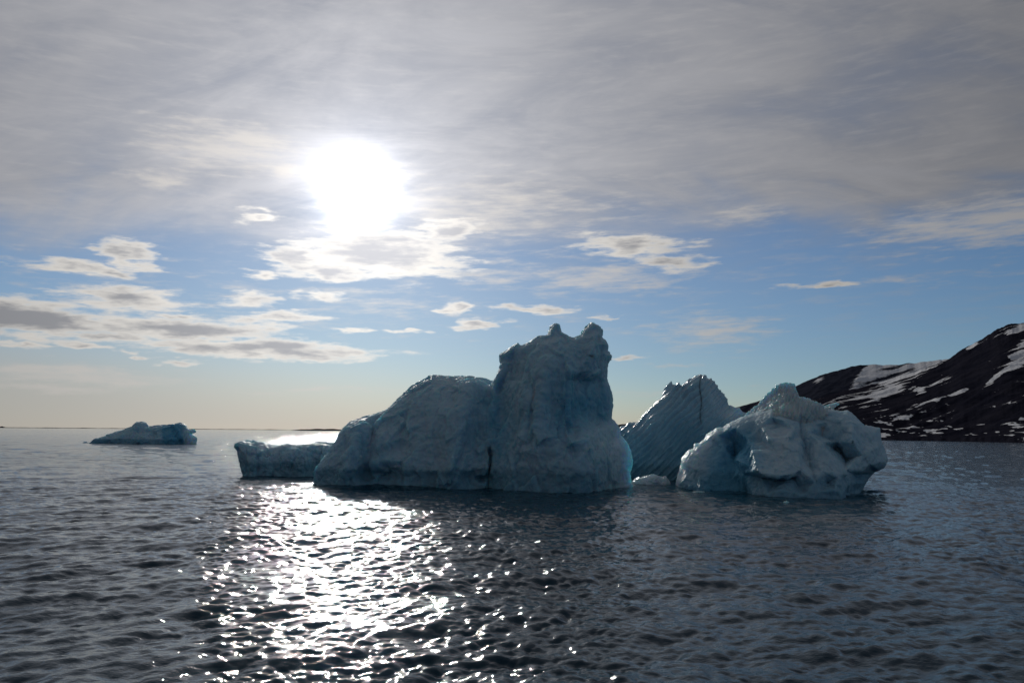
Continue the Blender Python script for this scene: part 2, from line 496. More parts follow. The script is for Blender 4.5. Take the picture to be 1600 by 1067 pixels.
    m2 = land_material('far_scree', (0.022, 0.026, 0.042), (0.034, 0.038, 0.055), 0.32, 0.22)
    o = mesh_obj('snowy_ridge', np.stack([P[:, 0], P[:, 1], Z], 1), q, m2)
    attr(o, 'snow', snow); tag(o, kind='structure')
    # low land along the horizon
    for name, x0, x1, dist, hmax, sd in (('low_headland', 452, 700, 6200.0, 24.0, 1), ('far_shore', -260, 470, 9500.0, 10.0, 2)):
        az = np.linspace(px_az(x0), px_az(x1), 300); w = np.linspace(-1, 1, 13)
        A, W = np.meshgrid(az, w, indexing='ij')
        R = dist + W * 500
        ends = np.clip((A - az[0]) / 0.03, 0, 1) ** 0.8 * np.clip((az[-1] - A) / 0.02, 0, 1)
        pr = 0.55 + 0.45 * fbm(np.stack([A.ravel() * 60, A.ravel() * 0 + sd * 9, A.ravel() * 0], 1), 4).reshape(A.shape)
        Z = hmax * ends * np.maximum(pr, 0.15) * (1 - W ** 2)
        if sd == 2:
            Z = Z + 9 * np.exp(-((A - px_az(5)) / 0.002) ** 2) * (1 - W ** 2)
        Z = Z - 1.0
        na, nt = A.shape
        i, j = np.meshgrid(np.arange(na - 1), np.arange(nt - 1), indexing='ij')
        a = (i * nt + j).ravel()
        q = np.stack([a, a + nt, a + nt + 1, a + 1], 1)
        o = mesh_obj(name, np.stack([(R * np.sin(A)).ravel(), (R * np.cos(A)).ravel(), Z.ravel()], 1), q, m)
        attr(o, 'snow', np.full(A.size, -1.0)); tag(o, kind='structure')
build_land()

# ------------------------------------------------------------------ ice
def ice_material(name, body, deep, rough, streak, sss=0.65, radius=(0.22, 1.5, 2.3), gloss_bump=0.05, wet=True):
    """backlit glacier ice: whitish bubbly ice with clearer blue ice, wave-washed band at the waterline"""
    m, t, b = principled(name)
    tc = t.nodes.new('ShaderNodeTexCoord'); P = E(tc.outputs['Object'])
    geo = t.nodes.new('ShaderNodeNewGeometry')
    zw = xyz(E(geo.outputs['Position']))[2]
    big = noise(vmath('MULTIPLY', P, streak), 0.16, 4.0, 0.6, 0.4)
    med = noise(P, 0.9, 5.0, 0.65)
    fine = noise(P, 5.0, 4.0, 0.65)
    a = E(t.nodes.new('ShaderNodeAttribute').outputs['Fac']); a.s.node.attribute_name = 'blue'
    dirt = E(t.nodes.new('ShaderNodeAttribute').outputs['Fac']); dirt.s.node.attribute_name = 'dirt'
    f = ramp(big * 0.6 + med * 0.4 + a * 0.5, 0.40, 0.85)
    c = mixc(f, body, deep)
    c = mixc(ramp(fine, 0.35, 0.75, 0.0, 0.18), c, tuple(x * 0.78 for x in body))
    if wet:
        band = ramp(zw + (med - 0.5) * 0.9, 1.7, 2.6, 1.0, 0.0)
        c = mixc(band * 0.62, c, tuple(x * 0.62 for x in deep))
    clear = E(t.nodes.new('ShaderNodeAttribute').outputs['Fac']); clear.s.node.attribute_name = 'clear'
    clear = E.math('MINIMUM', clear * ramp(med, 0.3, 0.7, 0.75, 1.15), 1.0)
    c = mixc(clear, c, (0.80, 0.92, 0.93))  # paints the glow of backlit thin ice into the colour
    sw = sss + clear * (1.0 - sss)
    t.links.new(sw.s, b.inputs['Subsurface Weight'])
    c = mixc(dirt * ramp(fine, 0.3, 0.6, 0.55, 1.0), c, (0.055, 0.045, 0.040))
    t.links.new(c.s, b.inputs['Base Color'])
    b.inputs['IOR'].default_value = 1.31
    rgh = ramp(med, 0.3, 0.7, rough * 0.75, rough * 1.3)
    t.links.new(rgh.s, b.inputs['Roughness'])
    b.inputs['Subsurface Radius'].default_value = radius
    b.inputs['Subsurface Scale'].default_value = 1.0
    n2 = noise(P, 2.2, 5.0, 0.7)
    vo = t.nodes.new('ShaderNodeTexVoronoi'); vo.inputs['Scale'].default_value = 2.6
    wv = vmath('ADD', P, vmath('SCALE', noise(P, 1.5, 2.0, color=True)))
    t.links.new(wv.s, vo.inputs['Vector'])
    bp = t.nodes.new('ShaderNodeBump'); bp.inputs['Strength'].default_value = 1.0
    bp.inputs['Distance'].default_value = 1.0
    h = n2 * (gloss_bump * 2.2) + E(vo.outputs['Distance']) * (gloss_bump * 0.7) + fine * (gloss_bump * 0.7)
    t.links.new(h.s, bp.inputs['Height']); t.links.new(bp.outputs[0], b.inputs['Normal'])
    return m

ICE_MAIN = ice_material('bubbly_glacier_ice', (0.47, 0.65, 0.75), (0.13, 0.41, 0.58), 0.55, (1.0, 1.0, 0.35), gloss_bump=0.03)
ICE_STRIPED = ice_material('striped_wet_ice', (0.48, 0.64, 0.74), (0.22, 0.44, 0.58), 0.2, (0.6, 1.0, 0.6), gloss_bump=0.05, sss=0.2)
ICE_FRONT = ice_material('rounded_melting_ice', (0.52, 0.68, 0.76), (0.12, 0.41, 0.60), 0.5, (1.0, 1.0, 0.8), gloss_bump=0.025, sss=0.25)
ICE_WET = ice_material('wet_runnelled_ice', (0.66, 0.76, 0.82), (0.34, 0.58, 0.70), 0.13, (1.4, 1.0, 0.4), gloss_bump=0.17, sss=0.35, wet=False)

def surface_nets(f, org, h):
    ins = f < 0
    def sl(A, o): return A[o[0]:A.shape[0] - 1 + o[0], o[1]:A.shape[1] - 1 + o[1], o[2]:A.shape[2] - 1 + o[2]]
    corner = [(a, b, c) for a in (0, 1) for b in (0, 1) for c in (0, 1)]
    cnt = sum(sl(ins, o).astype(np.int8) for o in corner)
    act = (cnt > 0) & (cnt < 8)
    idx = np.full(act.shape, -1, np.int64); ii = np.argwhere(act); idx[act] = np.arange(len(ii))
    val = {o: f[ii[:, 0] + o[0], ii[:, 1] + o[1], ii[:, 2] + o[2]].astype(np.float64) for o in corner}
    n = np.zeros(len(ii)); P = np.zeros((len(ii), 3))
    for o1 in corner:
        for ax in range(3):
            if o1[ax]: continue
            o2 = list(o1); o2[ax] = 1
            f1, f2 = val[o1], val[tuple(o2)]
            x = (f1 < 0) != (f2 < 0)
            tt = np.where(x, f1 / np.where(x, f1 - f2, 1), 0)
            n += x
            for k in range(3):
                P[:, k] += np.where(x, o1[k] + (tt if k == ax else 0), 0)
    pts = (ii + P / n[:, None]) * h + np.array(org)
    quads = []
    for ax in range(3):
        a1, a2 = (ax + 1) % 3, (ax + 2) % 3
        lo = [slice(None)] * 3; hi = [slice(None)] * 3
        lo[ax] = slice(0, -1); hi[ax] = slice(1, None)
        s0, s1 = ins[tuple(lo)], ins[tuple(hi)]
        e = np.argwhere(s0 != s1)
        ok = (e[:, a1] > 0) & (e[:, a2] > 0) & (e[:, a1] < f.shape[a1] - 1) & (e[:, a2] < f.shape[a2] - 1)
        e = e[ok]
        flip = s0[tuple(e.T)]
        def g(d1, d2):
            q = e.copy(); q[:, a1] += d1; q[:, a2] += d2
            return idx[tuple(q.T)]
        q = np.stack([g(-1, -1), g(0, -1), g(0, 0), g(-1, 0)], 1)
        quads.append(np.where(flip[:, None], q, q[:, ::-1]))
    return pts, np.concatenate(quads)

def poly_sd(poly, U, V):
    """signed distance inside a polygon (positive inside)"""
    p = np.asarray(poly); d = np.full(U.shape, 1e9); ins = np.zeros(U.shape, bool)
    for k in range(len(p)):
        a, b = p[k], p[(k + 1) % len(p)]
        e = b - a
        tt = np.clip(((U - a[0]) * e[0] + (V - a[1]) * e[1]) / max(e @ e, 1e-9), 0, 1)
        d = np.minimum(d, np.hypot(U - a[0] - tt * e[0], V - a[1] - tt * e[1]))
        if a[1] != b[1]:
            c = ((a[1] > V) != (b[1] > V)) & (U < (b[0] - a[0]) * (V - a[1]) / (b[1] - a[1]) + a[0])
            ins ^= c
    return np.where(ins, d, -d)

def normals(pts, q):
    a, b, c, d = (pts[q[:, i]] for i in range(4))
    fn = np.cross(c - a, d - b)
    n = np.zeros_like(pts)
    for i in range(4):
        np.add.at(n, q[:, i], fn)
    return n / np.maximum(np.linalg.norm(n, axis=1), 1e-9)[:, None]

def seg(X, Y, x1, y1, x2, y2, w):
    ex, ey = x2 - x1, y2 - y1
    tt = np.clip(((X - x1) * ex + (Y - y1) * ey) / (ex * ex + ey * ey), 0, 1)
    return np.exp(-(np.hypot(X - x1 - tt * ex, Y - y1 - tt * ey) / w) ** 2)

def slab(outline, Y, thick, rnd, front=None, scale=None, power=2.0, back=1.0):
    return dict(outline=outline, Y=Y, thick=thick, rnd=rnd, front=front, scale=scale, power=power, back=back)

def ice_part(name, slabs, parent, mat, h=0.12, detail=None, blue=None, dirt=None, clear=None, sink=1.6, blend=2.0, carve=None, edge=0.4):
    """solid ice: each slab has the photo's outline at its own distance Y and is `thick` metres deep; slabs melt together"""
    if isinstance(slabs, dict): slabs = [slabs]
    Y0 = slabs[0]['Y']
    for S in slabs:
        pts = [at(px, py, S['Y']) for px, py in S['outline']]
        poly = [(p.x, p.z) for p in pts]
        S['poly'] = np.array(poly + [(poly[-1][0], -sink - 30), (poly[0][0], -sink - 30)])
    allp = np.vstack([S['poly'][:-2] for S in slabs])
    u0_, v0_ = allp.min(0) - 0.8; u1_, v1_ = allp.max(0) + 0.8
    v0_ = -sink - 3 * h
    us = np.arange(u0_, u1_, h); vs = np.arange(v0_, v1_, h)
    U, V = np.meshgrid(us, vs, indexing='ij')
    wlo, whi = 1e9, -1e9
    for S in slabs:
        sd = poly_sd(S['poly'], U, V)
        k = np.clip(sd / S['rnd'], 0, 1)
        T = (1 - (1 - k) ** S['power']) ** (1 / S['power'])
        X, Yp = to_px(U, np.full_like(U, S['Y']), V)
        Tf = T * S['thick']
        if S['front'] is not None:
            Tf = np.maximum(Tf + S['front'](X, Yp) * smooth(sd, 0, 1.5), np.minimum(Tf, 0.4))
        Tb = T * S['thick'] * S['back']
        if S['scale'] is not None:
            m_ = S['scale'](X, Yp); Tf = Tf * m_; Tb = Tb * m_
        S['neg'] = np.where(sd < 0, sd * 1.5, 0); S['Tf'], S['Tb'], S['off'] = Tf, Tb, S['Y'] - Y0
        wlo = min(wlo, S['off'] - Tf.max()); whi = max(whi, S['off'] + Tb.max())
    ws = np.arange(wlo - 4 * h - 0.5, whi + 4 * h + 0.5, h)
    f = None
    for S in slabs:
        W = (ws - S['off'])[None, None, :].astype(np.float32)
        g = np.where(W < 0, -W - S['Tf'][:, :, None].astype(np.float32), W - S['Tb'][:, :, None].astype(np.float32)) - S['neg'][:, :, None].astype(np.float32)
        if f is None: f = g
        else:
            e_ = np.maximum(blend - np.abs(f - g), 0) / blend
            f = np.minimum(f, g) - e_ * e_ * blend * 0.25
    if carve is not None:
        f = f + carve(*to_px(U, np.full_like(U, Y0 - 6), V))[:, :, None].astype(np.float32)
    f = np.maximum(f, (-sink - V)[:, :, None].astype(np.float32))
    p, q = surface_nets(f, (u0_, v0_, ws[0]), h)
    p = p[:, [0, 2, 1]]                       # to x, depth, z
    q = q[:, ::-1]
    p[:, 1] += Y0
    # light smoothing of the raw lattice
    for _ in range(1):
        acc = np.zeros_like(p); cnt = np.zeros(len(p))
        for i in range(4):
            for j in (1, 3):
                np.add.at(acc, q[:, i], p[q[:, (i + j) % 4]]); np.add.at(cnt, q[:, i], 1)
        p = p * 0.45 + 0.55 * acc / np.maximum(cnt, 1)[:, None]
    n = normals(p, q)
    if detail is not None:
        px, py = to_px(p[:, 0], p[:, 1], p[:, 2])
        dsp = detail(p, n, px, py)
        sdv = np.max([poly_sd(S['poly'], p[:, 0], p[:, 2]) for S in slabs], 0)
        dsp = dsp * (edge + (1 - edge) * smooth(sdv, 0.2, 0.35 * slabs[0]['rnd']))
        p = p + n * dsp[:, None]
        p = p + n * (fbm(p / (h * 5.5) + 3.1, 2, ridged=True) * h * 0.55)[:, None]
    px, py = to_px(p[:, 0], p[:, 1], p[:, 2])
    loc = np.array(parent.location) if parent else np.zeros(3)
    o = mesh_obj(name, p - loc, q, mat, parent)
    attr(o, 'blue', blue(px, py, p, n) if blue else np.zeros(len(p)))
    attr(o, 'dirt', dirt(px, py, p, n) if dirt else np.zeros(len(p)))
    attr(o, 'clear', clear(px, py, p, n) if clear else np.zeros(len(p)))
    return o

def view_part(name, outline, D, Yback, parent, mat, h, detail, blue=None, dirt=None, clear=None, thin=None, sink=1.6, edge=0.35, rim=2.2):
    """faceted ice: D lists (photo x, photo y, distance in metres) of the corners of its flat near faces"""
    from mathutils.geometry import delaunay_2d_cdt
    D = np.array(D, float); O = np.array(outline, float)
    res = delaunay_2d_cdt([Vector((a, b)) for a, b, _ in D], [], [], 0, 1e-4, True)
    x0, y0 = O.min(0) - 14; x1, y1 = O.max(0) + 14
    gx, gy = np.meshgrid(np.arange(x0, x1, 1.0), np.arange(y0, y1, 1.0), indexing='ij')
    Yf = np.full(gx.shape, np.nan)
    vz = [D[o[0], 2] for o in res[3]]
    for tri in res[2]:
        (ax, ay), (bx, by), (cx, cy) = [res[0][k] for k in tri]
        den = (by - cy) * (ax - cx) + (cx - bx) * (ay - cy)
        if abs(den) < 1e-9: continue
        l1 = ((by - cy) * (gx - cx) + (cx - bx) * (gy - cy)) / den
        l2 = ((cy - ay) * (gx - cx) + (ax - cx) * (gy - cy)) / den
        m_ = (l1 >= -1e-6) & (l2 >= -1e-6) & (l1 + l2 <= 1 + 1e-6)
        Yf[m_] = (l1 * vz[tri[0]] + l2 * vz[tri[1]] + (1 - l1 - l2) * vz[tri[2]])[m_]
    hole = np.argwhere(np.isnan(Yf))
    if len(hole):
        hx, hy = gx[tuple(hole.T)], gy[tuple(hole.T)]
        k = np.argmin((hx[:, None] - D[None, :, 0]) ** 2 + (hy[:, None] - D[None, :, 1]) ** 2, 1)
        Yf[tuple(hole.T)] = D[k, 2]
    sd = poly_sd(O, gx, gy)
    rnd_ = lambda r: np.sqrt(1 - (1 - np.clip(sd / r, 0, 1)) ** 2)
    mid = Yf + rim
    fr = mid - rim * rnd_(14.0)
    dep = (Yback - mid)
    if thin is not None: dep = dep * thin(gx, gy); 
    bk = mid + np.maximum(dep, 0.5) * rnd_(22.0)
    if thin is not None:
        bk = np.maximum(bk, fr + 0.3)
    def look(A, X, Y):
        u = np.clip(X - x0, 0, A.shape[0] - 1.01); v = np.clip(Y - y0, 0, A.shape[1] - 1.01)
        i = u.astype(int); j = v.astype(int); fu, fv = u - i, v - j
        return (A[i, j] * (1 - fu) + A[i + 1, j] * fu) * (1 - fv) + (A[i, j + 1] * (1 - fu) + A[i + 1, j + 1] * fu) * fv
    ymin, ymax = np.nanmin(Yf) - 1, Yback + 1
    us = [at(px, 700, yy).x for px in (x0, x1) for yy in (ymin, ymax)]
    zt = max(at(px, y0, ymax).z for px in (x0, x1))
    U1 = np.arange(min(us), max(us), h); V1 = np.arange(-sink - 3 * h, zt, h); W1 = np.arange(ymin, ymax, h)
    U, V = np.meshgrid(U1, V1, indexing='ij')
    f = np.empty((len(U1), len(V1), len(W1)), np.float32)
    for k, yy in enumerate(W1):
        X, Y = to_px(U, np.full_like(U, yy), V)
        s_ = look(sd, X, Y) * yy / F
        off = np.maximum(np.maximum(np.maximum(x0 - X, X - x1), y0 - Y), 0) * yy / F
        g = np.maximum(look(fr, X, Y) - yy, yy - look(bk, X, Y))
        g = np.where(s_ < 0, np.maximum(g, -s_ * 1.2), g) + off
        f[:, :, k] = np.maximum(g, -sink - V)
    p, q = surface_nets(f, (U1[0], V1[0], W1[0]), h)
    p = p[:, [0, 2, 1]]; q = q[:, ::-1]
    acc = np.zeros_like(p); cnt = np.zeros(len(p))
    for i in range(4):
        for j in (1, 3):
            np.add.at(acc, q[:, i], p[q[:, (i + j) % 4]]); np.add.at(cnt, q[:, i], 1)
    p = p * 0.5 + 0.5 * acc / np.maximum(cnt, 1)[:, None]
    n = normals(p, q)
    px, py = to_px(p[:, 0], p[:, 1], p[:, 2])
    sdv = look(sd, px, py) * p[:, 1] / F
    p = p + n * (detail(p, n, px, py) * (edge + (1 - edge) * smooth(sdv, 0.2, 1.6)))[:, None]
    p = p + n * (fbm(p / (h * 5.5) + 3.1, 2, ridged=True) * h * 0.5)[:, None]
    px, py = to_px(p[:, 0], p[:, 1], p[:, 2])
    o = mesh_obj(name, p - np.array(parent.location), q, mat, parent)
    for key, fn in (('blue', blue), ('dirt', dirt), ('clear', clear)):
        attr(o, key, fn(px, py, p, n) if fn else np.zeros(len(p)))
    return o

def rough_ice(chip=0.35, chip_size=(2.6, 2.6, 4.0), dish=0.25, dish_size=1.5, fb=0.35, fb_size=5.0, fine=0.09):
    def fn(p, n, px, py):
        d = facets(p / np.array(chip_size), 3)[0] * chip * 1.6
        d = d + facets(p / (np.array(chip_size) * 0.37), 9)[0] * chip * 0.5
        d = d + (dishes(p / dish_size + 0.3 * perlin(p / 1.3)[:, None], 5) - 0.25) * dish
        d = d + fbm(p / fb_size, 4) * fb * 2
        d = d + fbm(p / 0.8, 3, 0.6) * fine * 2
        return d
    return fn

# ---- the big castle-shaped iceberg
def build_castle():
    base = at(765, 752, 100); base.z = 0
    e = empty('iceberg', (base.x, 104.0, 0))
    tag(e, 'largest castle-shaped iceberg with a tall two-horned tower and low tail', 'iceberg', 'icebergs drifting in the bay')
    tower = [(764, 756), (766, 700), (764, 640), (766, 610), (770.5, 597), (776, 589), (783.6, 577), (784, 567), (782, 556), (788, 551), (799.6, 541.6), (809, 537), (812.7, 542.5), (827, 537),
             (840, 527), (856, 523.6), (857.7, 516), (863.5, 509), (869, 505.6), (874, 507.6), (876, 519), (885, 525), (895.5, 529), (907, 523.6),
             (911.5, 516), (920, 507.6), (922.5, 503), (929, 506), (939, 511), (941, 520.7), (940.5, 528), (947, 535), (950.7, 542.5), (948.7, 549),
             (955, 558.5), (950, 570), (947, 589), (950, 602), (953.6, 616.6), (956, 634), (954.5, 654), (964, 664.5), (969.6, 680.5), (978, 687), (985.6, 704), (990, 721), (987, 737), (989, 756)]
    def tfront(X, Y):
        g = 1.9 * smooth(Y, 640, 700) * smooth(X, 775, 900)             # apron at the foot
        g = g + 1.6 * smooth(Y, 560, 740)                               # face leans back
        g = g - 1.5 * smooth(X, 876, 882) * smooth(Y, 585, 600) * smooth(X, 958, 925) * smooth(Y, 688, 662)   # hollow bay
        g = g + 0.9 * seg(X, Y, 852, 575, 828, 700, 14) + 0.6 * seg(X, Y, 826, 620, 812, 700, 8) - 0.6 * seg(X, Y, 838, 600, 822, 690, 6)
        g = g + 0.6 * seg(X, Y, 880, 590, 882, 690, 6) - 0.6 * seg(X, Y, 908, 545, 902, 600, 12) + 0.7 * seg(X, Y, 884, 690, 950, 668, 8)
        g = g - 0.35 * smooth(Y, 722, 736)
        g = g - 3.6 * smooth(X, 850, 768) * smooth(Y, 740, 640)         # runs back into the shoulder
        g = g - 2.6 * smooth(Y, 535, 515)                               # horns set back
        return g
    shoulder = [(494, 752), (498, 733), (510, 712), (520, 700), (531, 686), (536, 672), (549, 659), (563, 654), (587, 647), (604, 640), (620, 624), (644, 604), (663, 594), (677, 587), (693, 588),
                (713, 590), (734, 588), (754, 592), (770, 597), (800, 612), (820, 660), (820, 752)]
    def sfront(X, Y):
        g = 2.4 * smooth(Y, 600, 730) + 2.0 * smooth(X, 640, 780)
        g = g + 1.1 * seg(X, Y, 742, 612, 712, 740, 13) - 1.8 * gauss(X, Y, 748, 700, 20, 55)
        g = g - 1.9 * seg(X, Y, 596, 655, 590, 740, 8) + 0.8 * seg(X, Y, 575, 670, 560, 735, 9)
        g = g - 0.9 * seg(X, Y, 605, 708, 640, 694, 9) - 2.2 * gauss(X, Y, 615, 735, 24, 14) - 0.4 * smooth(Y, 726, 740)
        return g
    def crack(X, Y):
        return 1.7 * np.exp(-((X - 765.0 + (Y - 720) * 0.05 + 1.2 * np.sin(Y / 9.0)) / 1.5) ** 2) * smooth(Y, 690, 712) + 1.8 * gauss(X, Y, 752, 750, 18, 10)
    ice_part('body', [slab(tower, 104.5, 7.0, 6.0, tfront, lambda X, Y: 1 - 0.84 * smooth(X, 890, 982) * smooth(Y, 610, 690)),
                      slab(shoulder, 110.5, 8.0, 8.0, sfront)], e, ICE_MAIN, 0.13,
             rough_ice(0.36, (3.2, 3.2, 7.0), 0.06, 1.6, 0.36, 7.0, 0.11), edge=0.5, blend=3.0, carve=crack,
             blue=lambda px, py, p, n: 0.45 * gauss(px, py, 940, 690, 22, 60) + 0.5 * gauss(px, py, 910, 640, 40, 40) + 0.5 * gauss(px, py, 770, 650, 30, 60),
             clear=lambda px, py, p, n: 0.7 * smooth(px + (py - 700) * -0.25, 895, 985) * smooth(py, 620, 690) + 0.3 * gauss(px, py, 930, 690, 30, 34) + 0.3 * gauss(px, py, 768, 604, 12, 12),  # pale colour for the light through the tower's thin right foot
             dirt=lambda px, py, p, n: 0.95 * gauss(px, py, 923.5, 556, 5, 1.8, 10) + 0.4 * gauss(px, py, 936, 530, 3, 5))
    horns = {'horn': [[(852, 545), (856, 523), (857.7, 516), (860, 513), (863.5, 509), (866, 507.5), (869, 505), (871, 506), (874, 507.6), (875, 513), (877, 520), (884, 527), (884, 545)],
                      [(897, 550), (900, 529), (907, 523.6), (909, 519), (913, 515.5), (917, 509), (920, 507.6), (922.5, 503), (925, 505), (929, 506), (934, 510), (939, 511), (941, 520.7), (940, 528), (944, 531), (947, 534), (948, 539), (951.5, 542.5), (948.7, 549), (956, 558.5), (948, 566)]]}
    for out in horns['horn']:
        ice_part('horn', slab(out, 104.2, 2.2, 2.0, None, None, 1.15), e, ICE_MAIN, 0.085, rough_ice(0.3, (0.8, 0.8, 1.2), 0.04, 0.8, 0.05, 2.0, 0.05), sink=-15.5, edge=0.6)
    tail = [(386, 745), (381, 726), (378, 708), (374.6, 691), (384, 687), (396, 690), (409, 691), (424, 695), (437, 697), (450, 694), (478, 694), (495, 692), (510, 692), (540, 690), (545, 745)]
    ice_part('tail', slab(tail, 125.0, 5.0, 3.2, lambda X, Y: 0.8 * smooth(Y, 735, 690) - 0.8 * gauss(X, Y, 440, 712, 10, 20)), e, ICE_MAIN, 0.14,
             rough_ice(0.45, (2.4, 2.4, 3.2), 0.2, 1.5, 0.35, 4.0, 0.08))
build_castle()

# ---- pointed, striped iceberg behind the gap
def build_pyramid():
    e = empty('iceberg', (24.0, 126.0, 0))
    tag(e, 'pointed blue iceberg with slanting ridges and a thin dark seam, behind the gap', 'iceberg', 'icebergs drifting in the bay')
    out = [(955, 746), (958, 690), (963, 668), (977, 661), (989, 658), (1005, 650.6), (1012, 639), (1023, 625), (1032, 619), (1040.6, 603), (1048, 597), (1053.6, 600), (1059, 596),
           (1066.5, 603), (1075, 594.5), (1086.6, 586.5), (1094, 583), (1101, 586.5), (1105, 592), (1109, 591), (1116, 598), (1124, 610), (1134, 620), (1138, 632), (1146, 634), (1155.6, 637.6), (1164, 646), (1176, 660), (1185, 742)]
    def front(X, Y):
        g = 6.0 * smooth(Y, 590, 745)
        g = g - 0.08 * np.maximum(X - 1096, 0) - 0.015 * np.maximum(1096 - X, 0)   # keel down the seam
        g = g + 1.2 * gauss(X, Y, 1130, 665, 25, 22)
        return g
    d0 = rough_ice(0.12, (2.2, 2.2, 2.2), 0.05, 1.0, 0.2, 5.0, 0.08)
    def det(p, n, px, py):
        # ridges run up to the right at some 35 degrees
        a = math.radians(43)
        s = (py * math.cos(a) + px * math.sin(a))
        along = (px * math.cos(a) - py * math.sin(a))
        sw = s + 5.0 * fbm(np.stack([px / 50, py / 50, px * 0], 1), 2) + 2.5 * np.sin(s / 19.0)
        lf = smooth(px, 1104, 1088) + 0.4 * smooth(px, 1088, 1104)
        amp = 0.65 + 0.6 * fbm(np.stack([sw / 30.0, along / 60.0, px * 0 + 3], 1), 2)
        r1 = (1 - np.abs(np.sin(np.pi * sw / 9.5)) ** 0.8) * amp
        r2 = (1 - np.abs(np.sin(np.pi * (sw + 3.0 * np.sin(along / 23.0)) / 4.6))) * (1.3 - amp)
        d = d0(p, n, px, py) * 0.8 + ((r1 - 0.55) * 0.85 + (r2 - 0.35) * 0.3) * lf
        d = d - 0.18 * np.exp(-((px - 1094.5 - 2.0 * np.sin(py / 9.0)) / 2.2) ** 2) * smooth(py, 672, 660)
        return d
    def seam(px, py, p, n):
        return 0.95 * np.exp(-((px - 1094.0 - 1.3 * np.sin(py / 7.0) - (py - 585) * 0.02) / 0.9) ** 2) * smooth(py, 668, 655) * (n[:, 1] < 0.4)
    ice_part('body', slab(out, 129.0, 6.0, 5.0, front, lambda X, Y: 1 - 0.55 * smooth(X, 1125, 1150)), e, ICE_STRIPED, 0.12, det, dirt=seam, edge=0.75,
             blue=lambda px, py, p, n: 0.45 * smooth(py, 600, 700) + 0.15, clear=lambda px, py, p, n: 0.7 * gauss(px, py, 1150, 645, 16, 12))  # light through the thin right edge, put in as pale colour
build_pyramid()

